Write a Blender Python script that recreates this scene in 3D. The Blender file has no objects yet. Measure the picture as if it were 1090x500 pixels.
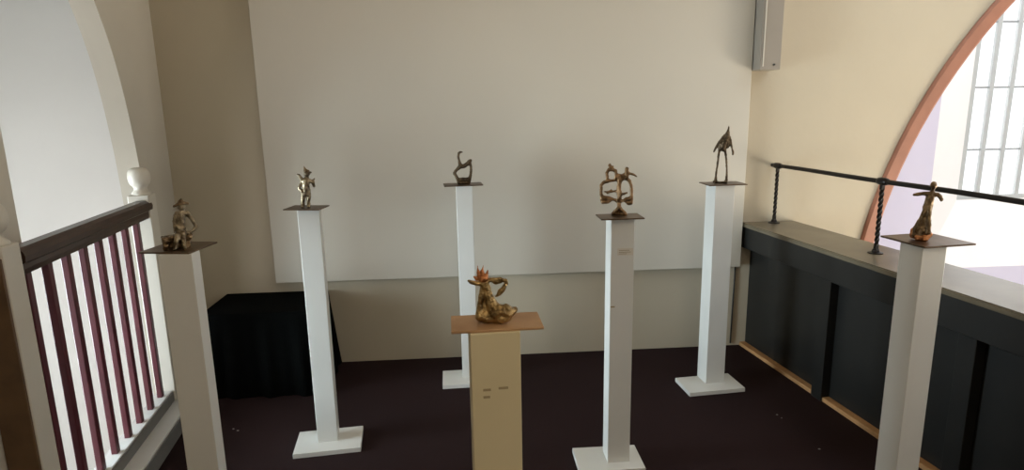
import bpy, bmesh, math, random
from mathutils import Vector, Matrix, noise, Euler
random.seed(7)
C = bpy.context.scene.collection
ANG = math.radians(7.0)          # the side walls run 7 degrees off the back wall's normal
CA, SA = math.cos(ANG), math.sin(ANG)
def W(s, u, z=0.0):              # s across the room, u along the side walls -> world
    return Vector((CA*s - SA*u, SA*s + CA*u, z))

# ------------------------------------------------------------------ materials
def mat(name, col, rough=0.6, metal=0.0, spec=0.5, nscale=None, namt=0.0, bump=0.0, bscale=40.0, col2=None, coat=0.0, sheen=0.0):
    m = bpy.data.materials.new(name); m.use_nodes = True
    nt = m.node_tree; b = nt.nodes['Principled BSDF']
    b.inputs['Base Color'].default_value = (*col, 1); b.inputs['Roughness'].default_value = rough
    b.inputs['Metallic'].default_value = metal; b.inputs['Specular IOR Level'].default_value = spec
    b.inputs['Coat Weight'].default_value = coat; b.inputs['Sheen Weight'].default_value = sheen
    tc = nt.nodes.new('ShaderNodeTexCoord')
    if nscale:
        n = nt.nodes.new('ShaderNodeTexNoise'); n.inputs['Scale'].default_value = nscale; n.inputs['Detail'].default_value = 6
        r = nt.nodes.new('ShaderNodeValToRGB'); c2 = col2 or tuple(c*(1-namt) for c in col)
        r.color_ramp.elements[0].position = .35; r.color_ramp.elements[1].position = .65
        r.color_ramp.elements[0].color = (*c2, 1); r.color_ramp.elements[1].color = (*col, 1)
        nt.links.new(tc.outputs['Object'], n.inputs['Vector']); nt.links.new(n.outputs['Fac'], r.inputs['Fac'])
        nt.links.new(r.outputs['Color'], b.inputs['Base Color'])
    if bump:
        n2 = nt.nodes.new('ShaderNodeTexNoise'); n2.inputs['Scale'].default_value = bscale; n2.inputs['Detail'].default_value = 5
        bp = nt.nodes.new('ShaderNodeBump'); bp.inputs['Strength'].default_value = bump; bp.inputs['Distance'].default_value = .01
        nt.links.new(tc.outputs['Object'], n2.inputs['Vector']); nt.links.new(n2.outputs['Fac'], bp.inputs['Height'])
        nt.links.new(bp.outputs['Normal'], b.inputs['Normal'])
    return m
M = {}
M['wall'] = mat('cream_plaster', (.525,.462,.350), .75, nscale=1.3, namt=.07, bump=.12, bscale=18)
M['wall_l'] = mat('stone_plaster', (.60,.56,.48), .8, nscale=1.6, namt=.10, bump=.12, bscale=14)
M['board'] = mat('off_white_board', (.62,.58,.50), .5, nscale=.8, namt=.05)
M['stair'] = mat('stair_white', (.75,.745,.735), .8, nscale=1.5, namt=.05, bump=.1, bscale=10)
M['nave'] = mat('nave_white', (.85,.84,.84), .7, nscale=1.0, namt=.03)
M['nave_floor'] = mat('nave_floor_stone', (.72,.62,.47), .6, nscale=2, namt=.1)
M['lilac'] = mat('nave_lilac', (.62,.60,.74), .7)
M['orange'] = mat('terracotta_arch_paint', (.36,.155,.095), .55, nscale=6, namt=.15)
M['ceil'] = mat('ceiling_paint', (.55,.50,.42), .8)
M['ped'] = mat('white_pedestal_paint', (.72,.72,.69), .38, nscale=3, namt=.05, bump=.05, bscale=8)
M['ped_cream'] = mat('cream_pedestal_paint', (.66,.58,.38), .45, nscale=3, namt=.06, bump=.05, bscale=8)
M['newel'] = mat('cream_newel_paint', (.66,.62,.54), .4, nscale=5, namt=.06)
M['base_shade'] = mat('grey_brown_rail_shade', (.17,.16,.15), .55, nscale=6, namt=.15)  # dark rail and plinth sides, their shade put into the colour
M['base_lit'] = mat('grey_white_rail_light', (.66,.66,.64), .5, nscale=5, namt=.1)  # white rail and plinth tops, stairwell light put into the colour
M['dark_red'] = mat('maroon_baluster_paint', (.105,.020,.028), .4, nscale=8, namt=.25)
M['handrail'] = mat('dark_brown_varnish', (.050,.020,.012), .35, nscale=14, namt=.4, coat=.15)
M['overlay'] = mat('brown_overlay', (.13,.07,.030), .5, nscale=12, namt=.3)
M['black'] = mat('black_panel_paint', (.013,.0125,.011), .42, spec=.45, nscale=5, namt=.25)
M['ledge'] = mat('ledge_dark_paint', (.19,.155,.10), .36, spec=.5, nscale=5, namt=.3)
M['iron'] = mat('wrought_iron', (.022,.018,.016), .38, metal=.6, nscale=30, namt=.3)
M['batten'] = mat('raw_pine', (.50,.27,.11), .6, nscale=14, namt=.25)
M['cloth'] = mat('black_cloth', (.0018,.0022,.002), .95, spec=.05, bump=.2, bscale=60)
M['paper'] = mat('paper_label', (.66,.62,.55), .7)
M['ink'] = mat('printed_ink', (.34,.27,.16), .7)
M['winbar'] = mat('white_window_bar', (.44,.47,.48), .5)
M['lead'] = mat('lead_bar', (.28,.31,.32), .6)
M['trunk'] = mat('greige_casing', (.31,.275,.23), .5, nscale=3, namt=.05)
M['knobdark'] = mat('dark_knob', (.04,.035,.03), .4)
M['plate'] = mat('bronze_plate', (.15,.10,.065), .38, metal=.75, nscale=14, namt=.35)
M['plate_cu'] = mat('copper_plate', (.50,.31,.165), .48, metal=.25, nscale=9, col2=(.38,.22,.115))
M['lint'] = mat('pale_lint', (.35,.33,.30), .9)
def bronze(name, hi, lo, rough=.3):
    return mat(name, hi, rough, metal=.9, nscale=45, col2=lo, bump=.5, bscale=130)
M['b_dark'] = bronze('bronze_dark', (.30,.21,.12), (.09,.06,.035), .34)
M['b_gold'] = bronze('bronze_gold', (.52,.37,.17), (.15,.10,.045), .3)
M['b_mid'] = bronze('bronze_brown', (.34,.21,.11), (.10,.06,.03), .36)
M['b_line'] = bronze('bronze_umber', (.14,.10,.06), (.05,.035,.022), .4)
M['b_pale'] = bronze('bronze_pale', (.40,.33,.22), (.10,.075,.05), .3)
M['b_cu'] = bronze('bronze_copper', (.62,.28,.12), (.35,.13,.05), .35)
# carpet
def carpet():
    m = bpy.data.materials.new('maroon_carpet'); m.use_nodes = True; nt = m.node_tree; b = nt.nodes['Principled BSDF']
    tc = nt.nodes.new('ShaderNodeTexCoord'); n = nt.nodes.new('ShaderNodeTexNoise'); n.inputs['Scale'].default_value = 220; n.inputs['Detail'].default_value = 3
    n1 = nt.nodes.new('ShaderNodeTexNoise'); n1.inputs['Scale'].default_value = 1.8
    r = nt.nodes.new('ShaderNodeValToRGB'); r.color_ramp.elements[0].color = (.010,.005,.0055,1); r.color_ramp.elements[1].color = (.034,.017,.017,1)
    mx = nt.nodes.new('ShaderNodeMath'); mx.operation = 'MULTIPLY_ADD'; mx.inputs[1].default_value = .6
    sc = nt.nodes.new('ShaderNodeMath'); sc.operation = 'MULTIPLY'; sc.inputs[1].default_value = .4
    L = nt.links.new
    L(tc.outputs['Object'], n.inputs['Vector']); L(tc.outputs['Object'], n1.inputs['Vector'])
    L(n1.outputs['Fac'], sc.inputs[0]); L(n.outputs['Fac'], mx.inputs[0]); L(sc.outputs[0], mx.inputs[2]); L(mx.outputs[0], r.inputs['Fac'])
    L(r.outputs['Color'], b.inputs['Base Color']); b.inputs['Roughness'].default_value = .95; b.inputs['Specular IOR Level'].default_value = .15
    bp = nt.nodes.new('ShaderNodeBump'); bp.inputs['Strength'].default_value = .5; bp.inputs['Distance'].default_value = .004
    L(n.outputs['Fac'], bp.inputs['Height']); L(bp.outputs['Normal'], b.inputs['Normal'])
    return m
M['carpet'] = carpet()
g = bpy.data.materials.new('window_glass'); g.use_nodes = True; nt = g.node_tree; nt.nodes.clear()
o_ = nt.nodes.new('ShaderNodeOutputMaterial'); t_ = nt.nodes.new('ShaderNodeBsdfTransparent'); gl = nt.nodes.new('ShaderNodeBsdfGlossy'); mx = nt.nodes.new('ShaderNodeMixShader')
gl.inputs['Roughness'].default_value = .08; mx.inputs[0].default_value = .06; t_.inputs['Color'].default_value = (1,1,1,1)
nt.links.new(t_.outputs[0], mx.inputs[1]); nt.links.new(gl.outputs[0], mx.inputs[2]); nt.links.new(mx.outputs[0], o_.inputs[0]); M['glass'] = g

# ------------------------------------------------------------------ mesh helpers
def box(bm, x0, x1, y0, y1, z0, z1, rot=None):
    vs = [bm.verts.new((x, y, z)) for x in (x0, x1) for y in (y0, y1) for z in (z0, z1)]
    if rot is not None:
        for v in vs: v.co = rot @ v.co
    for f in ((0,1,3,2),(4,6,7,5),(0,4,5,1),(2,3,7,6),(0,2,6,4),(1,5,7,3)): bm.faces.new([vs[i] for i in f])
    return vs
def bevel(bm, w=.003, seg=2):
    bmesh.ops.bevel(bm, geom=list(bm.edges), offset=w, segments=seg, affect='EDGES', profile=.5, clamp_overlap=True)
def tube(bm, pts, rads, n=12, cap=True):
    pts = [Vector(p) for p in pts]; rings = []
    if not hasattr(rads, '__len__'): rads = [rads]*len(pts)
    up = Vector((0,0,1)); t0 = (pts[1]-pts[0]).normalized()
    if abs(t0.dot(up)) > .9: up = Vector((1,0,0))
    a = t0.cross(up).normalized()
    for i, p in enumerate(pts):
        t = (pts[min(i+1,len(pts)-1)] - pts[max(i-1,0)]).normalized()
        a = (a - t*a.dot(t)).normalized(); b = t.cross(a)
        rings.append([bm.verts.new(p + (a*math.cos(2*math.pi*k/n) + b*math.sin(2*math.pi*k/n))*rads[i]) for k in range(n)])
    for r0, r1 in zip(rings, rings[1:]):
        for k in range(n): bm.faces.new((r0[k], r0[(k+1)%n], r1[(k+1)%n], r1[k]))
    if cap: bm.faces.new(rings[0][::-1]); bm.faces.new(rings[-1])
def lathe(bm, prof, c=(0,0,0), n=28):
    rings = [[bm.verts.new((c[0]+r*math.cos(2*math.pi*k/n), c[1]+r*math.sin(2*math.pi*k/n), c[2]+z)) for k in range(n)] for r, z in prof]
    for r0, r1 in zip(rings, rings[1:]):
        for k in range(n): bm.faces.new((r0[k], r0[(k+1)%n], r1[(k+1)%n], r1[k]))
    bm.faces.new(rings[0][::-1]); bm.faces.new(rings[-1])
def obj(name, bm, m, parent=None, smooth=False, loc=None, rz=None):
    bmesh.ops.recalc_face_normals(bm, faces=bm.faces)
    me = bpy.data.meshes.new(name); bm.to_mesh(me); bm.free(); me.materials.append(m)
    if smooth:
        for p in me.polygons: p.use_smooth = True
    o = bpy.data.objects.new(name, me); C.objects.link(o)
    if parent: o.parent = parent
    if loc is not None: o.location = loc
    if rz is not None: o.rotation_euler.z = rz
    return o
def struct(name, bm, m, **k):
    o = obj(name, bm, m, **k)
    if not k.get('parent'): o['kind'] = 'structure'
    return o
def thing(name, label, cat, loc=(0,0,0), rz=0, group=None):
    o = bpy.data.objects.new(name, None); C.objects.link(o); o.location = loc; o.rotation_euler.z = rz; o.empty_display_size = .1
    o['label'] = label; o['category'] = cat
    if group: o['group'] = group
    return o
def tag(o, label, cat, group=None):
    o['label'] = label; o['category'] = cat
    if group: o['group'] = group
    return o
B = bmesh.new

# ------------------------------------------------------------------ the room
YB = 3.93; SL = -1.35; SR = 2.61; CEIL = 3.25
# floor slab follows the side walls
bm = B()
def prism_uz(bm, poly_su, z0, z1):
    lo = [bm.verts.new((s, u, z0)) for s, u in poly_su]; hi = [bm.verts.new((s, u, z1)) for s, u in poly_su]
    n = len(lo); bm.faces.new(lo[::-1]); bm.faces.new(hi)
    for i in range(n): bm.faces.new((lo[i], lo[(i+1)%n], hi[(i+1)%n], hi[i]))
def u_at(s, Y): return (Y - SA*s)/CA
prism_uz(bm, [(SL,-3), (SR+.085,-3), (SR+.085,u_at(SR+.085,YB)), (SL,u_at(SL,YB))], -.12, 0)
struct('floor', bm, M['carpet'], rz=ANG)
bm = B(); prism_uz(bm, [(SL-.1,-3), (SR+.085,-3), (SR+.085,u_at(SR,YB)), (SL-.1,u_at(SL,YB))], CEIL, CEIL+.1)
struct('ceiling', bm, M['ceil'], rz=ANG)
bm = B(); box(bm, SL-.1, SR+.085, -3.1, -3, -.12, CEIL+.1); struct('wall_front', bm, M['wall'], rz=ANG)

def arch_wall(s0, s1, u0, u1, z0, z1, zs, curve):
    """wall slab between s0 and s1 with an opening: sill zs, outline 'curve' [(u,z)...] with growing u"""
    bm = B(); a0, a1 = curve[0][0], curve[-1][0]
    us = [(u0, a0, z0, z1, z0, z1)]
    box(bm, s0, s1, u0, a0, z0, z1); box(bm, s0, s1, a1, u1, z0, z1)
    if zs > z0: box(bm, s0, s1, a0, a1, z0, zs)
    for (ua, za), (ub, zb) in zip(curve, curve[1:]):
        vs = [bm.verts.new((s, u, z)) for s in (s0, s1) for (u, z) in ((ua, za), (ub, zb), (ub, z1), (ua, z1))]
        for f in ((0,1,2,3),(7,6,5,4),(0,4,5,1),(1,5,6,2),(2,6,7,3),(3,7,4,0)): bm.faces.new([vs[i] for i in f])
    return bm
# back wall of the gallery runs on past the parapet as the chancel arch wall of the church
NF, NC = -2.9, 5.6; LZ = .868
ACX, ACZ, ACR = 5.884, .09, 3.2325
ac = [(ACX - ACR*math.cos(math.pi*k/72), ACZ + ACR*math.sin(math.pi*k/72)) for k in range(73)]
ac = [(ACX-ACR, NF)] + ac + [(ACX+ACR, NF)]
bm = arch_wall(-YB-.12, -YB, -2.02, 9.6, NF, NC, NF, ac[1:-1])
# arch_wall works in (s,u); turn it so that u runs along world X and s along -Y
for v in bm.verts: v.co = Vector((v.co.y, -v.co.x, v.co.z))
struct('wall_back', bm, M['wall'])
bm = B(); NR = 72                                            # terracotta moulding round the arch
def ringpt(k, r): t = math.pi*k/NR; return (ACX - r*math.cos(t), ACZ + r*math.sin(t))
prof = [(ACR-.004, YB+.02), (ACR-.004, YB-.012), (ACR+.012, YB-.024), (ACR+.078, YB-.024), (ACR+.092, YB-.012), (ACR+.092, YB-.0005), (ACR, YB-.0005)]
rings = [[bm.verts.new((*((lambda q: (q[0], y, q[1]))(ringpt(k, r))),)) for r, y in prof] for k in range(NR+1)]
lowL = [bm.verts.new((v.co.x, v.co.y, NF)) for v in rings[0]]; rings = [lowL] + rings
for r0, r1 in zip(rings, rings[1:]):
    for j in range(len(prof)): bm.faces.new((r0[j], r0[(j+1)%len(prof)], r1[(j+1)%len(prof)], r1[j]))
struct('trim_1', bm, M['orange'])
# left wall: narrow tall arch to the stairwell
LA0 = 2.50
far = [(3.40,2.174),(3.51,1.974),(3.587,1.749),(3.645,1.458),(3.670,1.20)]
lc = [(LA0,2.25),(2.515,2.42),(2.56,2.58),(2.64,2.72),(2.74,2.79),(2.86,2.76),(2.98,2.68),(3.11,2.56),(3.22,2.44),(3.32,2.30)] + far + [(3.69,.9),(3.70,.5),(3.705,-.02)]
def spline(P, n=6):
    out = []
    for i in range(len(P)-1):
        p0, p1, p2, p3 = P[max(i-1,0)], P[i], P[i+1], P[min(i+2,len(P)-1)]
        for k in range(n):
            t = k/n; out.append(tuple(.5*(2*b + (c-a)*t + (2*a-5*b+4*c-d)*t*t + (3*b-a-3*c+d)*t**3) for a, b, c, d in zip(p0, p1, p2, p3)))
    return out + [P[-1]]
lc = spline(lc)
struct('wall_left', arch_wall(SL-.11, SL, -3, u_at(SL,YB)+.02, -1.7, CEIL+.1, -.02, lc), M['wall_l'], rz=ANG)

# ---- stairwell beyond the left arch (white walls, its own window)
SW = -2.95
bm = B()
box(bm, SW-.1, SL-.11, 4.30, 4.40, -1.7, 3.35)       # wall facing the room
struct('wall_stair_far', bm, M['stair'], rz=ANG)
bm = B(); box(bm, SW-.1, SL-.11, .4, .5, -1.7, 3.35); struct('wall_stair_near', bm, M['stair'], rz=ANG)
bm = B(); box(bm, SW-.1, SL, .4, 4.4, -1.8, -1.7); struct('floor_stair', bm, M['stair'], rz=ANG)
bm = B(); box(bm, SW-.1, SL-.11, .4, 4.4, 3.35, 3.45); struct('ceiling_stair', bm, M['stair'], rz=ANG)
LW = (1.55, 3.55, -.7, 1.5)
bm = B(); u0,u1,z0,z1 = LW
box(bm, SW-.1, SW, .5, u0, -1.7, 3.35); box(bm, SW-.1, SW, u1, 4.3, -1.7, 3.35); box(bm, SW-.1, SW, u0, u1, -1.7, z0); box(bm, SW-.1, SW, u0, u1, z1, 3.35)
struct('wall_stair_outer', bm, M['stair'], rz=ANG)
def window(name, s0, s1, u0, u1, z0, z1, nu, nz, bar, t, us=None, zs=None, lb=.0055):
    w = bpy.data.objects.new(name, None); C.objects.link(w); w.rotation_euler.z = ANG; w['kind'] = 'structure'
    sm = (s0+s1)/2; bm = B()
    for a, b, c, d in ((u0,u0+t,z0+t,z1-t),(u1-t,u1,z0+t,z1-t),(u0,u1,z0,z0+t),(u0,u1,z1-t,z1)): box(bm, sm-.02, sm+.02, a, b, c, d)
    obj('window_frame', bm, M['winbar'], w)
    us = us or [u0+(u1-u0)*k/nu for k in range(1, nu)]; zs = zs or [z0+(z1-z0)*k/nz for k in range(1, nz)]
    for u in us:
        bm = B(); box(bm, sm-.022, sm+.016, u-bar/2, u+bar/2, z0+t, z1-t); obj('glazing_bar', bm, M['winbar'], w)
    for z in zs:
        bm = B(); box(bm, sm-.009, sm+.0055, u0+t, u1-t, z-lb, z+lb); obj('lead_bar', bm, M['lead'], w)
    bm = B(); box(bm, sm+.006, sm+.010, u0+t*.5, u1-t*.5, z0+t*.5, z1-t*.5); obj('pane', bm, M['glass'], w)
    return w
window('window_2', SW-.08, SW-.02, *LW, 4, 4, .03, .05)

# ---- church nave beside the gallery, its floor a storey below
NS = 6.5
NW = (-.4, 1.9, -1.7, .6)
bm = B(); u0,u1,z0,z1 = NW
box(bm, NS, NS+.2, -3, u0, NF, NC); box(bm, NS, NS+.2, u1, u_at(NS,YB), NF, NC); box(bm, NS, NS+.2, u0, u1, NF, z0); box(bm, NS, NS+.2, u0, u1, z1, NC)
struct('wall_nave_outer', bm, M['nave'], rz=ANG)
bm = B(); box(bm, SR, NS, -3.1, -3, NF, NC); struct('wall_nave_near', bm, M['nave'], rz=ANG)
bm = B(); prism_uz(bm, [(SR,-3.1), (NS+.2,-3.1), (NS+.2,u_at(NS+.2,YB)), (SR,u_at(SR,YB))], NF-.1, NF); struct('floor_nave', bm, M['nave_floor'], rz=ANG)
bm = B(); prism_uz(bm, [(SR,-3), (SR+.085,-3), (SR+.085,u_at(SR+.085,YB)), (SR,u_at(SR,YB))], NF, -.12)
prism_uz(bm, [(SR,-3), (SR+.085,-3), (SR+.085,u_at(SR+.085,YB)), (SR,u_at(SR,YB))], CEIL+.1, NC)
struct('wall_nave_inner', bm, M['nave'], rz=ANG)
SK = (3.3, 5.9, -2.0, 2.6)       # roof opening added for the nave fill light
bm = B(); box(bm, SR, NS+.2, -3.1, SK[2], NC, NC+.1); prism_uz(bm, [(SR,SK[3]), (NS+.2,SK[3]), (NS+.2,u_at(NS+.2,YB)), (SR,u_at(SR,YB))], NC, NC+.1)
box(bm, SR, SK[0], SK[2], SK[3], NC, NC+.1); box(bm, SK[1], NS+.2, SK[2], SK[3], NC, NC+.1)
struct('ceiling_nave', bm, M['nave'], rz=ANG)
window('window_3', NS+.04, NS+.16, *NW, 4, 4, .05, .07)
# ---- chancel seen through the arch, with a tall barred window in a splayed opening
CY = 7.5; CX0, CX1 = 2.2, 9.6
CW = (6.55, 8.75, .30, 4.3)       # window, its splay opens towards the room
SP = (5.88, 9.4, -.55, 4.9)
bm = B()
box(bm, CX0, SP[0], CY, CY+.1, NF, NC); box(bm, SP[1], CX1, CY, CY+.1, NF, NC); box(bm, SP[0], SP[1], CY, CY+.1, NF, SP[2]); box(bm, SP[0], SP[1], CY, CY+.1, SP[3], NC)
struct('wall_chancel_far', bm, M['lilac'])
bm = B()
inn = [(SP[0],SP[2]),(SP[1],SP[2]),(SP[1],SP[3]),(SP[0],SP[3])]; outn = [(CW[0],CW[2]),(CW[1],CW[2]),(CW[1],CW[3]),(CW[0],CW[3])]
vi = [bm.verts.new((x, CY, z)) for x, z in inn]; vo = [bm.verts.new((x, CY+.36, z)) for x, z in outn]
vi2 = [bm.verts.new((x*1, CY+.10, z)) for x, z in [(SP[0]-.05,SP[2]-.05),(SP[1]+.05,SP[2]-.05),(SP[1]+.05,SP[3]+.05),(SP[0]-.05,SP[3]+.05)]]
vo2 = [bm.verts.new((x, CY+.48, z)) for x, z in [(CW[0]-.05,CW[2]-.05),(CW[1]+.05,CW[2]-.05),(CW[1]+.05,CW[3]+.05),(CW[0]-.05,CW[3]+.05)]]
vo3 = [bm.verts.new((x, CY+.48, z)) for x, z in outn]
for j in range(4):
    k = (j+1) % 4
    bm.faces.new((vi[j], vi[k], vo[k], vo[j])); bm.faces.new((vi2[j], vo2[j], vo2[k], vi2[k])); bm.faces.new((vo[j], vo[k], vo3[k], vo3[j])); bm.faces.new((vo3[j], vo3[k], vo2[k], vo2[j])); bm.faces.new((vi[j], vi2[j], vi2[k], vi[k]))
struct('wall_chancel_splay', bm, M['nave'])
bm = B(); box(bm, CX0-.1, CX0, YB+.12, CY+.1, NF, NC); struct('wall_chancel_left', bm, M['nave'])
bm = B(); box(bm, CX1, CX1+.1, YB+.12, CY+.1, NF, NC); struct('wall_chancel_right', bm, M['nave'])
bm = B(); box(bm, CX0, CX1, YB, CY, NF-.1, NF); struct('floor_chancel', bm, M['nave_floor'])
bm = B(); box(bm, CX0, 4.6, YB, CY, NC, NC+.1); box(bm, 8.6, CX1, YB, CY, NC, NC+.1); box(bm, 4.6, 8.6, YB, 4.9, NC, NC+.1); box(bm, 4.6, 8.6, 7.1, CY, NC, NC+.1)
struct('ceiling_chancel', bm, M['nave'])
w1 = window('window_1', -CY-.42, -CY-.34, *CW, 0, 0, .058, .06, us=[6.84+.28*k for k in range(7)], zs=[.97, 1.78, 2.60, 3.42], lb=.012)
w1.rotation_euler.z = 0
for ch in w1.children:                                        # lies along world X
    for v in ch.data.vertices: v.co = Vector((v.co.y, -v.co.x, v.co.z))

# ------------------------------------------------------------------ white board on the back wall
bm = B(); box(bm, -1.26, 1.77, YB-.055, YB-.014, .575, 3.1); bevel(bm, .002, 1)
bo = thing('display_board', 'huge flat off-white board hung across the back wall, its bottom edge knee-high', 'board')
obj('board_panel', bm, M['board'], bo)
bm = B()
for x in (-.9, 0, .9, 1.5): box(bm, x-.03, x+.03, YB-.014, YB-.001, .7, 3.0)
obj('wall_cleat', bm, M['board'], bo)
# casing box top right
bx = thing('wall_box', 'narrow tall greige box fixed high in the right corner beside the board', 'box', (1.84, YB-.075, 1.84))
bm = B(); box(bm, -.065, .065, -.075, .075, 0, 1.2); bevel(bm, .004, 2); obj('casing', bm, M['trunk'], bx)
bm = B(); box(bm, -.050, -.043, -.079, -.074, .02, 1.15); obj('edge_light_strip', bm, M['board'], bx)  # pale strip, the light on the box's left edge put into colour
bm = B(); tube(bm, [(.022,-.073,.03), (.022,-.084,.03)], [.007,.006], 12); obj('screw', bm, M['knobdark'], bx)
# cable down the wall
bm = B(); tube(bm, [(1.757,YB-.006,.572), (1.757,YB-.008,.50), (1.755,YB-.008,.3), (1.753,YB-.008,.02)], .0055, 8)
tag(obj('wall_cable', bm, M['knobdark'], smooth=True), 'thin dark cable running down the back wall from board to floor by the parapet', 'cable')

# ------------------------------------------------------------------ parapet with black panels
pa = thing('parapet', 'black panelled waist-high parapet along the right side under the iron handrail', 'parapet', rz=ANG)
UE = u_at(2.255, YB)
def uend(s): return u_at(s, YB) - .001
def wedge(bm, s0, s1, ua, z0, z1):     # long bar whose far end follows the back wall
    pts = [(s0, ua), (s1, ua), (s1, uend(s1)), (s0, uend(s0))]; prism_uz(bm, pts, z0, z1)
bm = B(); wedge(bm, 2.245, SR-.005, -2.9, LZ-.028, LZ); bmesh.ops.bevel(bm, geom=[e for e in bm.edges if e.calc_length() > 2], offset=.006, segments=2, affect='EDGES')
obj('ledge', bm, M['ledge'], pa)
bm = B(); wedge(bm, 2.255, 2.30, -2.9, .70, LZ-.028); bevel(bm, .002, 1); obj('fascia', bm, M['black'], pa)
mull = [2.86 - .86*k for k in range(0, 7)]
edges = [u_at(2.31, YB)-.002] + mull
for i, u in enumerate(mull):
    bm = B(); box(bm, 2.272, 2.325, u-.042, u+.042, 0, .70); bevel(bm, .002, 1); obj('mullion', bm, M['black'], pa)
    top = (edges[0] if i == 0 else mull[i-1]-.042)
    bm = B(); prism_uz(bm, [(2.325, u+.042), (2.345, u+.042), (2.345, top-(.003 if i == 0 else 0)), (2.325, top)], 0, .70); obj('panel', bm, M['black'], pa)
    bm = B(); prism_uz(bm, [(2.280, u+.043), (2.3245, u+.043), (2.3245, top-.001), (2.280, top-.001)], 0, .026); bevel(bm, .003, 1); obj('floor_batten', bm, M['batten'], pa)['label'] = 'raw pine batten'
bm = B(); wedge(bm, 2.345, SR-.004, -2.9, 0, LZ-.03); obj('core', bm, M['black'], pa)

# iron handrail on the ledge
hr = thing('iron_handrail', 'dark iron handrail on twisted posts above the black parapet ledge', 'handrail', rz=ANG)
HS, HZ = 2.435, 1.243
bm = B(); n = 40
tube(bm, [(HS, u_at(HS,YB)-.002 - (u_at(HS,YB)+2.6)*k/n, HZ + .0015*math.sin(k*.9)) for k in range(n+1)], .0125, 14)
obj('rail', bm, M['iron'], hr, smooth=True)
for u in (3.60, 2.715, 1.83, .945, .06, -.825, -1.71):
    bm = B(); N = 60; q = 4; rings = []
    for k in range(N+1):
        z = LZ + .012 + (HZ-LZ-.02)*k/N; t = max(0, min(1, (k/N-.08)/.84)); tw = t*math.pi*5
        rings.append([bm.verts.new((HS + .0098*math.cos(tw+math.pi/4+j*math.pi/2)*1.2, u + .0098*math.sin(tw+math.pi/4+j*math.pi/2)*1.2, z)) for j in range(q)])
    for r0, r1 in zip(rings, rings[1:]):
        for j in range(q): bm.faces.new((r0[j], r0[(j+1)%q], r1[(j+1)%q], r1[j]))
    bm.faces.new(rings[0][::-1]); bm.faces.new(rings[-1]); p = obj('post', bm, M['iron'], hr)
    bm = B(); lathe(bm, [(.036,0),(.036,.005),(.020,.008),(.016,.020),(.013,.024)], (HS, u, LZ)); obj('foot_flange', bm, M['iron'], p, smooth=False)
    bm = B(); tube(bm, [(HS, u-.034, HZ), (HS, u-.030, HZ), (HS, u-.012, HZ), (HS, u+.012, HZ), (HS, u+.030, HZ), (HS, u+.034, HZ)], [.0135,.017,.020,.020,.017,.0135], 14); obj('collar', bm, M['iron'], p, smooth=True)

# ------------------------------------------------------------------ left balustrade
bl = thing('balustrade', 'wooden balustrade with maroon balusters and brown handrail closing the left arch', 'balustrade', rz=ANG)
BS = -1.30; N0, N1 = 2.20, 3.445
def moulded(bm, prof, u0, u1, s):
    lo = [bm.verts.new((s+x, u0, z)) for x, z in prof]; hi = [bm.verts.new((s+x, u1, z)) for x, z in prof]; n = len(lo)
    bm.faces.new(lo); bm.faces.new(hi[::-1])
    for i in range(n): bm.faces.new((lo[i], lo[(i+1)%n], hi[(i+1)%n], hi[i]))
bm = B(); moulded(bm, [(-.026,1.115),(.026,1.115),(.030,1.135),(.030,1.152),(.041,1.160),(.044,1.180),(.038,1.197),(.022,1.208),(-.022,1.208),(-.038,1.197),(-.044,1.180),(-.041,1.160),(-.030,1.152),(-.030,1.135)], N0+.11, N1+.03, BS+.012)
obj('handrail', bm, M['handrail'], bl)
bm = B(); box(bm, BS-.042, BS+.042, N0+.1, N1, .095, .150); bevel(bm, .004, 2); br = obj('bottom_rail', bm, M['base_shade'], bl)
bm = B(); box(bm, BS-.040, BS+.034, N0+.102, N1-.002, .149, .157); bevel(bm, .002, 1); obj('rail_lit_top', bm, M['base_lit'], br)['label'] = 'white top, stairwell light put into its colour'  # strip added so the rail's top reads as lit
for k in range(8):
    u = 2.394 + .1405*k
    bm = B(); box(bm, BS-.013, BS+.013, u-.0165, u+.0165, .156, 1.117); bevel(bm, .003, 2); obj('baluster', bm, M['dark_red'], bl)
bm = B(); prism_uz(bm, [(SL+.001,N0+.1), (-1.17,N0+.1), (-1.17,N1+.1), (SL+.001,N1+.1)], 0, .085); bevel(bm, .003, 1); pb = obj('plinth_beam', bm, M['base_shade'], bl)
bm = B(); box(bm, SL+.002, -1.175, N0+.1, N1+.1, .084, .095); bevel(bm, .002, 1); obj('plinth_lit_top', bm, M['base_lit'], pb)['label'] = 'white top, stairwell light put into its colour'  # strip added so the plinth's top reads as lit
for u in (N0, N1):
    bm = B(); s0, s1 = SL+.001, SL+.101
    box(bm, s0, s1, u, u+.1, 0 if u == N0 else .096, 1.235); bevel(bm, .004, 2)
    cs, cu = (s0+s1)/2, u+.05
    nw = obj('newel_post', bm, M['newel'], bl)
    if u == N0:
        bm = B(); box(bm, s0+.001, s1-.003, u-.014, u-.0005, .002, 1.20); bevel(bm, .002, 1); obj('brown_facing', bm, M['overlay'], nw)['label'] = 'dark brown timber facing'  # brown board added to darken the newel's near face
    bm = B(); prof = [(.046,1.234),(.046,1.244),(.034,1.256),(.030,1.268)]
    for k in range(13):
        t = -1.15 + (math.pi/2+1.15)*k/12; prof.append((max(.053*max(math.cos(t), 0)**.45, .002), 1.325 + .050*math.sin(t)))
    lathe(bm, prof, (cs, cu, 0)); obj('newel_cap', bm, M['newel'], nw, smooth=True)

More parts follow.
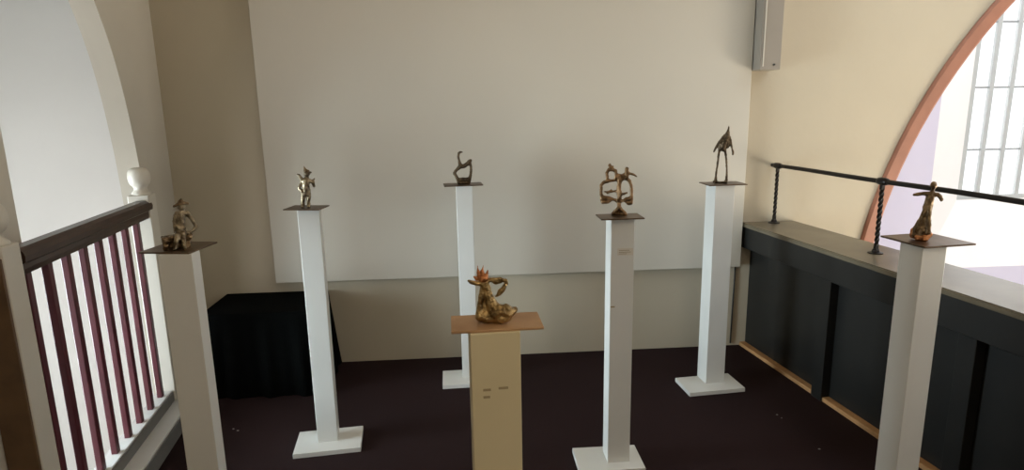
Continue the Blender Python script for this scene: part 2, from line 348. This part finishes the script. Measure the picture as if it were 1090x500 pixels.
# ------------------------------------------------------------------ black cloth covered table
bm = B(); X0, X1, Y0, Y1, ZT = -1.585, -.955, 3.50, 3.915, .505
loop = []
def per(n=160):
    L = 2*((X1-X0)+(Y1-Y0)); out = []
    for k in range(n):
        d = L*k/n
        if d < X1-X0: p = (X0+d, Y0, 0, -1)
        elif d < X1-X0+Y1-Y0: p = (X1, Y0+d-(X1-X0), 1, 0)
        elif d < 2*(X1-X0)+Y1-Y0: p = (X1-(d-(X1-X0)-(Y1-Y0)), Y1, 0, 1)
        else: p = (X0, Y1-(d-2*(X1-X0)-(Y1-Y0)), -1, 0)
        out.append((p, d))
    return out
P = per(); levels = [(0,ZT,0), (.005,ZT-.004,0), (.009,ZT-.014,0), (.016,.40,.3), (.026,.28,.6), (.036,.16,.85), (.046,.06,1), (.052,.004,1.1)]
rings = []
for off, z, wv in levels:
    r = []
    for (x, y, nx, ny), d in P:
        k = off + wv*.011*(math.sin(d*38)+.5*math.sin(d*71+1))
        if ny == 1: k = min(k, .006)
        yy = min(y+ny*k + (0), Y1+.006); xx = x+nx*k
        cx = (X0+X1)/2
        if abs(nx) < .5: xx = x + (x-cx)/((X1-X0)/2)*off*.95
        else: yy = min(y + (y-(Y0+Y1)/2)/((Y1-Y0)/2)*off*.95, Y1+.006)
        r.append(bm.verts.new((xx, yy, z)))
    rings.append(r)
for r0, r1 in zip(rings, rings[1:]):
    for k in range(len(r0)): bm.faces.new((r0[k], r0[(k+1)%len(r0)], r1[(k+1)%len(r0)], r1[k]))
bm.faces.new(rings[0]); bm.faces.new(rings[-1][::-1])
tag(obj('draped_table', bm, M['cloth'], smooth=False), 'low table under a floor-length black cloth against the back wall', 'table')

# ------------------------------------------------------------------ pedestals
def pedestal(label, loc, rz, w=.108, H=1.2, plinth=(.32,.21), poff=(0,0), plate=(.185,.185), platerz=0, plateoff=(0,0), m='ped', pm='plate', dep=None):
    t = thing('pedestal', label, 'pedestal', (loc[0], loc[1], 0), math.radians(rz), 'slim display pedestals'); d = dep or w
    bm = B(); box(bm, -w/2, w/2, -d/2, d/2, .024, H); bevel(bm, .002, 2); obj('column', bm, M[m], t)
    bm = B(); box(bm, poff[0]-plinth[0]/2, poff[0]+plinth[0]/2, poff[1]-plinth[1]/2, poff[1]+plinth[1]/2, 0, .025); bevel(bm, .002, 2); obj('floor_plate', bm, M[m], t)
    bm = B(); box(bm, -plate[0]/2, plate[0]/2, -plate[1]/2, plate[1]/2, 0, .006); bevel(bm, .0015, 2)
    o = obj('top_plate', bm, M[pm], t, loc=(plateoff[0], plateoff[1], H), rz=math.radians(platerz)); o['label'] = 'thin metal top plate'
    return t
pedestal('white pedestal standing in front of the maroon balustrade, metal bench figure on top', (-.964,2.040), 2, w=.104, dep=.068, plate=(.175,.165), platerz=-12, plateoff=(-.025,.065))
pedestal('white pedestal in front of the black draped table', (-.760,2.908), 6, w=.098, dep=.080, plinth=(.32,.215), poff=(.004,-.018), plate=(.172,.125), platerz=-16, plateoff=(-.012,0), H=1.2)
pedestal('white pedestal nearest the back wall, half hidden behind the cream pedestal', (-.045,3.600), 2, w=.094, plinth=(.31,.21), poff=(-.015,-.04), plate=(.225,.13), platerz=3, plateoff=(-.005,0), H=1.205)
p4 = pedestal('cream pedestal nearest the camera, with wide copper-coloured top plate', (.036,1.238), 3, w=.103, H=1.2, plate=(.190,.098), platerz=-1, plateoff=(.007,.002), m='ped_cream', pm='plate_cu')
p5 = pedestal('white pedestal with a small paper label, bearing the looping candelabra-like sculpture', (.640,2.603), 0, w=.103, H=1.175, plinth=(.305,.20), poff=(-.04,-.01), plate=(.185,.125), plateoff=(-.010,-.03))
pedestal('white pedestal in the back right corner, beside the black parapet', (1.397,3.372), 5, w=.115, H=1.2, plinth=(.34,.205), poff=(-.03,-.05), plate=(.218,.15), platerz=-4, plateoff=(.015,0))
pedestal('white pedestal standing close in front of the right-hand parapet and its handrail', (1.424,1.818), 7, w=.088, H=1.2, plate=(.185,.18), platerz=0, plateoff=(.04,.03))
# writing on the pedestals: small worn print, not readable in the photo
d = .0525
bm = B()
for x0, x1, z in ((-.028,-.012,1.077), (.004,.024,1.079), (-.028,-.014,1.061)): box(bm, x0, x1, -d, -d+.002, z-.0025, z+.0025)
obj('printed_line', bm, M['ink'], p4)
bm = B(); box(bm, -.023, .046, -d, -d+.003, 1.012, 1.044); lb = obj('paper_label', bm, M['paper'], p5)
bm = B()
for z, x1 in ((1.034,.030),(1.026,.036),(1.019,.018)): box(bm, -.016, x1, -d-.0004, -d+.001, z-.0012, z+.0012)
obj('printed_line', bm, M['ink'], lb)
bm = B(); box(bm, -.048, -.030, -d-.0002, -d+.002, .778, .784); obj('scuff_mark', bm, M['ink'], p5)

# ------------------------------------------------------------------ sculptures: chains of tapered limbs fused into one skin
def fuse(name, bm, vox, m, parent=None, lump=.0016, freq=60, loc=None, seed=0):
    bmesh.ops.recalc_face_normals(bm, faces=bm.faces)
    me = bpy.data.meshes.new(name); bm.to_mesh(me); bm.free()
    tmp = bpy.data.objects.new(name+'_tmp', me); C.objects.link(tmp)
    r = tmp.modifiers.new('r', 'REMESH'); r.mode = 'VOXEL'; r.voxel_size = vox
    s = tmp.modifiers.new('s', 'SMOOTH'); s.factor = .5; s.iterations = 2
    dg = bpy.context.evaluated_depsgraph_get(); dg.update()
    out = bpy.data.meshes.new_from_object(tmp.evaluated_get(dg)); out.name = name
    bpy.data.objects.remove(tmp)
    nr = [v.normal.copy() for v in out.vertices]
    for v, nn in zip(out.vertices, nr):
        k = noise.noise(v.co*freq + Vector((seed, seed*2, 3))) + .5*noise.noise(v.co*freq*2.3)
        v.co += nn*k*lump
    out.materials.clear(); out.materials.append(m)
    for p in out.polygons: p.use_smooth = True
    o = bpy.data.objects.new(name, out); C.objects.link(o)
    if parent: o.parent = parent
    if loc: o.location = loc
    return o
def ball(bm, c, r, sc=(1,1,1)):
    mt = Matrix.Translation(c) @ Matrix.Diagonal((sc[0], sc[1], sc[2], 1))
    bmesh.ops.create_icosphere(bm, subdivisions=2, radius=r, matrix=mt)
def limb(bm, pts):
    """pts: [(x, z, depth, radius)...]; a chain of balls joined by tapered tubes"""
    pv = [Vector((x, y, z)) for x, z, y, r in pts]; rs = [p[3] for p in pts]
    for p, r in zip(pv, rs): ball(bm, p, r)
    for a, b, ra, rb in zip(pv, pv[1:], rs, rs[1:]):
        if (a-b).length > 1e-5: tube(bm, [a, b], [ra, rb], 10)
class Fig:
    """drawing units: U units per metre, origin at the middle of the base, k = lean removed"""
    def __init__(s, ox, oz, upm, k=0.0): s.ox, s.oz, s.u, s.k = ox, oz, upm, k; s.bm = B()
    def c(s, x, z): return ((x-s.ox) - s.k*(z-s.oz))/s.u, (s.oz-z)/s.u
    def limb(s, *pts):
        out = []
        for p in pts:
            x, z = s.c(p[0], p[1]); y = (p[3] if len(p) > 3 else 0)/s.u; out.append((x, max(z, p[2]/s.u*.75), y, p[2]/s.u))
        limb(s.bm, out)
    def ball(s, x, z, r, y=0, sc=(1,1,1)):
        a, b = s.c(x, z); ball(s.bm, (a, y/s.u, b), r/s.u, sc)
    def take(s): b = s.bm; s.bm = B(); return b
def sculpture(label, loc):
    rz = math.atan2(-loc[0], loc[1])
    return thing('bronze_sculpture', label, 'sculpture', loc, rz, 'small bronze sculptures on the pedestals')
PT = 1.206
# 1: figure in a hat sitting on a bench
t = sculpture('bronze figure in a hat with bent arms sitting on a rough block', (-.987,2.085,PT))
f = Fig(290, 398, 6.25*328, .13)
f.limb((300,290,34),(302,245,30),(305,200,30),(308,165,26),(310,140,15))                # torso, neck
f.limb((278,160,17),(266,205,13),(266,245,12),(276,290,12,-14))                         # left arm
f.limb((342,165,18),(368,205,14),(402,262,13,4),(380,285,12,0),(352,302,12,-10))        # right arm, elbow out
f.ball(306,118,27,-2)
f.limb((300,290,26,0),(282,300,20,-50),(278,335,16,-66),(276,385,14,-68),(262,392,11,-82))   # leg
f.limb((325,292,26,0),(318,302,20,-48),(322,340,16,-62),(326,386,14,-62),(334,392,11,-80))
f.limb((280,250,12,-22),(302,265,12,-28),(330,262,10,-24))
fuse('figure', f.take(), .0028, M['b_pale'], t, seed=1)
f.limb((262,108,9,-16),(285,98,13,-12),(315,92,14,-4),(346,98,9,4)); f.limb((300,86,20),(304,72,12)); f.ball(300,98,32,0,(1,1,.4))
fuse('hat', f.take(), .0026, M['b_dark'], t, seed=2)
for x0, x1, z0, z1, y0, y1 in ((190,372,310,345,-50,45),(195,240,340,398,-45,40),(300,370,340,398,-30,45),(245,300,350,398,-5,40)):
    a0, b1 = f.c(x0, z0); a1, b0 = f.c(x1, z1); box(f.bm, a0, a1, y0/f.u, y1/f.u, max(b0,.0), b1)
for k in range(14): f.ball(random.uniform(195,365), random.uniform(312,345), random.uniform(12,18), random.uniform(-48,10))
fuse('block_seat', f.take(), .0028, M['b_dark'], t, lump=.003, freq=70, seed=3)
# 2: child-like standing figure, one hand raised
t = sculpture('small standing bronze figure with one hand raised beside its head', (-.775,2.90,PT))
f = Fig(243, 402, 7.69*228, .09)
f.limb((246,262,34),(244,225,30),(246,190,34),(252,160,18))
f.ball(252,128,27,-2,(.95,1,1.1)); f.limb((262,120,12),(284,118,7))                     # head and ear
f.limb((222,185,17),(208,165,13,-8),(192,136,11,-14),(180,130,8,-14))                   # raised arm
f.limb((218,195,16),(196,222,13),(192,245,12,-4),(212,266,12,-18))                      # hand on hip
f.limb((274,185,17),(300,206,13),(308,230,12,-6),(300,182,9,-6),(310,172,8,-6))         # other arm, forearm up
f.limb((230,265,23),(224,320,18),(222,380,16),(216,395,13,-18))
f.limb((262,265,23),(268,320,18),(266,380,16),(268,395,13,-18))
f.limb((238,290,16,-12),(256,300,14,-12))
fuse('figure', f.take(), .0026, M['b_pale'], t, seed=4)
f.limb((240,104,17),(234,86,10),(230,70,6)); f.ball(248,108,24,0,(1.1,1.1,.5)); fuse('pointed_hat', f.take(), .0024, M['b_dark'], t, seed=5)
# 3: open ring-shaped animal, tail up
t = sculpture('dark open-ring bronze animal with a long upright curling tail', (-.045,3.59,PT+.005))
f = Fig(285, 405, 9.08*183, .035)
f.limb((240,395,20),(232,365,20),(212,328,16),(193,298,15),(212,268,15),(244,240,20),(250,215,19),(240,180,13),(231,140,12),(236,108,12),(250,95,11),(268,97,9))
f.limb((250,235,22),(285,232,22),(318,212,21),(342,185,20),(350,180,15))
f.limb((338,190,17),(352,230,14),(354,280,14),(348,325,15),(340,370,16),(335,398,16))
f.limb((232,365,20,8),(275,362,22,5),(318,358,20,-5),(340,345,14))
f.limb((250,395,22,-12),(290,397,20),(330,397,20,8)); f.limb((280,365,14),(275,395,14)); f.limb((312,360,14),(316,395,14))
fuse('animal', f.take(), .003, M['b_line'], t, seed=6)
# 4: crouching crowned creature
t = sculpture('golden bronze coiled bird-like creature with a crown, nearest the camera', (.042,1.232,PT))
f = Fig(310, 398, 5.88*488, .01)
f.limb((222,350,38),(214,310,22),(216,265,16,-6),(228,215,16,-4),(236,170,20),(240,140,24))        # left side of the body
f.limb((250,145,22),(262,190,24),(272,240,28),(292,290,36),(318,330,48))                            # back
f.limb((236,215,20,14),(240,270,20,18),(248,320,26,14))
f.limb((224,352,40),(262,368,34),(310,355,46),(365,345,44),(400,332,32),(424,318,20))              # coiled lower body
f.limb((330,310,30,-20),(372,300,26,-24),(400,320,24,-22),(385,355,24,-26),(340,368,26,-30))
f.limb((300,330,22,-42),(350,318,18,-46),(392,338,18,-42),(370,366,18,-44))
f.limb((240,140,20),(205,150,15,-8),(175,142,13,-12),(152,128,9,-14))                              # left arm / beak
f.limb((252,138,18),(290,128,13),(335,126,12),(372,140,12),(380,156,10))                           # right arm over
f.limb((376,152,9),(362,176,14),(345,200,19),(328,222,14),(314,232,7))                             # leaf-shaped hand
f.limb((290,132,14),(310,148,13),(340,146,10))
fuse('creature', f.take(), .0017, M['b_gold'], t, lump=.0014, freq=95, seed=7)
f.ball(238,118,34,-3,(1,1,.8)); f.limb((215,110,13),(208,75,8),(207,42,4)); f.limb((232,105,15),(234,70,9),(240,40,4)); f.limb((255,112,14),(262,92,10),(266,72,5)); f.limb((200,122,11),(182,108,7))
fuse('crown', f.take(), .0017, M['b_cu'], t, lump=.0012, freq=95, seed=8)['label'] = 'copper-red spiky crown'
# 5: candelabra-like group
t = sculpture('branching bronze group of acrobats looping around a central stem on a tripod', (.632,2.592,1.181))
f = Fig(232, 418, 6.67*247, -.01)
f.limb((232,365,17),(230,330,14),(234,290,17),(228,240,17),(232,200,17),(236,160,18),(228,130,10))
f.limb((226,300,12,-10),(246,262,10,-14),(232,225,11,-12))
f.limb((230,325,12),(195,305,11),(160,298,15),(128,292,16),(110,305,14),(118,326,14),(150,322,15),(178,306,10))
f.limb((110,298,13),(104,262,11),(106,225,12),(104,205,12),(122,184,12),(150,174,14),(185,170,10),(225,168,10))
f.limb((150,178,13),(146,140,12),(142,118,11),(155,100,12),(168,80,11),(163,58,9)); f.ball(164,62,12)
f.limb((168,98,9),(190,96,11),(206,102,12),(208,135,11),(206,165,12)); f.limb((186,92,9),(188,70,7))
f.limb((132,250,8),(160,252,9),(200,246,9),(225,248,9)); f.limb((150,262,8),(175,238,8))
f.limb((238,170,14),(262,155,13),(286,158,14),(304,176,13),(314,205,12),(318,250,11),(318,290,12))
f.limb((318,290,13),(300,300,16),(282,302,15),(264,312,12),(250,318,10)); f.limb((318,300,12),(316,330,14),(296,332,14),(276,318,11))
f.limb((284,158,14),(284,125,15),(282,105,15)); f.ball(284,88,15)
f.limb((286,115,11),(315,124,9),(335,130,9),(350,142,6)); f.limb((282,118,11),(252,132,8),(232,128,8))
f.limb((236,262,8),(262,266,9),(282,258,9)); f.limb((250,170,10),(262,140,9))
fuse('acrobats', f.take(), .003, M['b_mid'], t, seed=9)
f.limb((232,345,16),(232,372,16)); f.limb((230,368,15),(206,388,12),(186,412,12)); f.limb((234,368,15),(258,388,12),(280,412,12)); f.limb((232,370,13),(232,395,11,26),(232,412,11,44)); f.limb((186,414,11),(232,416,9,10),(280,414,11))
f.ball(232,366,22,0,(1,1,.6))
fuse('tripod_foot', f.take(), .003, M['b_mid'], t, seed=10)
# 6: tall thin-legged walker in a pointed hood
t = sculpture('tall bronze figure with very long thin legs and a pointed hood', (1.398,3.37,PT))
f = Fig(188, 442, 6.67*192, -.06)
f.limb((244,66,7),(240,84,14),(236,108,19),(228,135,21),(214,160,24),(206,186,24),(208,204,15)); f.limb((192,165,15),(188,186,13)); f.limb((236,150,16),(236,182,13))
f.limb((220,102,11),(202,126,11),(180,150,10),(164,178,9),(150,206,8),(145,217,7))
f.limb((252,115,10),(259,150,9),(265,188,8),(273,218,8),(272,236,7))
f.limb((184,192,11),(176,240,8),(170,290,8),(162,340,7),(156,385,8),(154,425,11),(140,432,9,-16))
f.limb((218,198,11),(224,240,8),(228,290,8),(230,340,7),(230,385,8),(226,425,11),(214,432,9,-16))
f.limb((152,434,9),(180,436,7),(226,434,9))
fuse('figure', f.take(), .0030, M['b_line'], t, seed=11)
f.limb((247,38,4),(245,60,7),(240,82,14),(236,102,19)); fuse('pointed_hood', f.take(), .0026, M['b_line'], t, seed=12)
# 7: robed woman, arms held out
t = sculpture('slender robed bronze figure holding both arms straight out', (1.445,1.845,PT))
f = Fig(292, 420, 5.88*338, -.12)
f.ball(350,68,21,0,(.95,1,1.15)); f.limb((347,88,12),(342,110,12))
f.limb((338,122,20),(328,160,25),(318,200,26),(310,240,28),(302,280,32),(294,320,38),(284,360,44),(278,395,46))
f.limb((334,122,15),(305,124,13),(275,128,12),(246,132,11,-6)); f.limb((345,122,15),(368,126,14),(384,138,13),(388,158,11,-4))
f.limb((300,230,12,-24),(276,290,14,-30),(252,345,18,-28),(240,392,16,-20)); f.limb((328,200,10,-22),(322,280,12,-34),(318,360,16,-42))
fuse('robed_figure', f.take(), .0026, M['b_dark'], t, seed=13)
f.limb((240,362,20,-6),(238,395,22,-8)); f.limb((318,380,22,-10),(290,400,26,-30),(260,402,22,-25)); f.ball(280,400,42,0,(1.15,.9,.5))
fuse('rocky_foot', f.take(), .0026, M['b_cu'], t, lump=.003, seed=14)['label'] = 'reddish copper foot'

# bits of lint on the carpet
bm = B()
for x, y in ((1.607,2.914),(1.60,2.95),(1.638,2.606),(-1.30,3.09),(-1.27,3.07)):
    ball(bm, (x, y, .002), random.uniform(.003,.005), (1.4,.8,.5))
o = obj('carpet_lint', bm, M['lint']); o['kind'] = 'stuff'; o['label'] = 'pale specks of lint scattered on the dark carpet'; o['category'] = 'lint'

# ------------------------------------------------------------------ light
def area(name, s, u, z, su, sz, power, col, rot):
    l = bpy.data.lights.new(name, 'AREA'); l.shape = 'RECTANGLE'; l.size = su; l.size_y = sz; l.energy = power; l.color = col
    o = bpy.data.objects.new(name, l); C.objects.link(o); o.location = W(s, u, z); o.rotation_euler = rot; return o
PW = dict(A=54, B=430, C=98, D=165, E=20, F=1.4, G=90, H=72)
# daylight outside the stair window, pointing into the room (+s)
area('stair_window_daylight', SW-.16, sum(LW[:2])/2, sum(LW[2:])/2, 2.0, 2.2, PW['A'], (.94,.95,.97), Euler((math.radians(90), 0, ANG - math.radians(90))))
# narrow fill beam added at the stair window to brighten things across the gallery
o = area('stair_fill_beam', SW-.10, 2.42, .62, 1.45, 1.3, PW['H'], (.76,.92,1.0), Euler((math.radians(90), 0, ANG - math.radians(90)))); o.data.spread = math.radians(64)
# low daylight outside the nave window, pointing across the church (-s)
area('nave_window_daylight', NS+.35, sum(NW[:2])/2, sum(NW[2:])/2, 2.2, 2.2, PW['B'], (1,.90,.74), Euler((math.radians(90), 0, ANG + math.radians(90))))
# unseen fill light added over the nave's roof opening
area('nave_roof_fill', (SK[0]+SK[1])/2, (SK[2]+SK[3])/2, NC+.3, 2.6, 4.6, PW['C'], (.74,.89,1), Euler((0, 0, ANG)))
# unseen fill added over the chancel, then daylight outside its window
o = area('chancel_roof_fill', 0, 0, 0, 4.0, 2.2, PW['D'], (.98,.98,1), Euler((0, 0, 0))); o.location = (6.6, 6.0, NC+.3)
o = area('chancel_window_daylight', 0, 0, 0, 2.4, 4.2, PW['G'], (1,1,.99), Euler((math.radians(-90), 0, 0))); o.location = (7.65, CY+1.0, 2.3)
# unseen warm fill added below the ceiling, behind the camera
area('room_warm_fill', .6, -.8, CEIL-.06, .6, .6, PW['E'], (1,.80,.55), Euler((0, 0, ANG)))
w = bpy.data.worlds.new('sky'); bpy.context.scene.world = w; w.use_nodes = True
bg = w.node_tree.nodes['Background']; bg.inputs['Color'].default_value = (.96,.98,1,1); bg.inputs['Strength'].default_value = PW['F']

# ------------------------------------------------------------------ camera
cam = bpy.data.cameras.new('camera'); co = bpy.data.objects.new('camera', cam); C.objects.link(co)
pitch, roll, yaw = math.radians(11.78), math.radians(-1.04), math.radians(-3.68)
cp, sp, cr, sr = math.cos(pitch), math.sin(pitch), math.cos(roll), math.sin(roll)
Rz = Matrix.Rotation(yaw, 3, 'Z'); F = Rz @ Vector((0, cp, -sp)); R0 = Vector((1,0,0)); U0 = Vector((0, sp, cp))
R2 = Rz @ (cr*R0 + sr*U0); U2 = Rz @ (-sr*R0 + cr*U0)
mw = Matrix((( R2.x, U2.x, -F.x, 0), (R2.y, U2.y, -F.y, 0), (R2.z, U2.z, -F.z, 1.65), (0,0,0,1)))
co.matrix_world = mw
cam.sensor_width = 36; cam.lens = 36*657/1090; cam.clip_start = .02
S = bpy.context.scene; S.camera = co
vs = S.view_settings; vs.view_transform = 'Standard'; vs.look = 'None'; vs.exposure = 0; vs.gamma = 1; vs.use_curve_mapping = False
S.cycles.max_bounces = 10; S.cycles.diffuse_bounces = 6; S.cycles.sample_clamp_indirect = 6
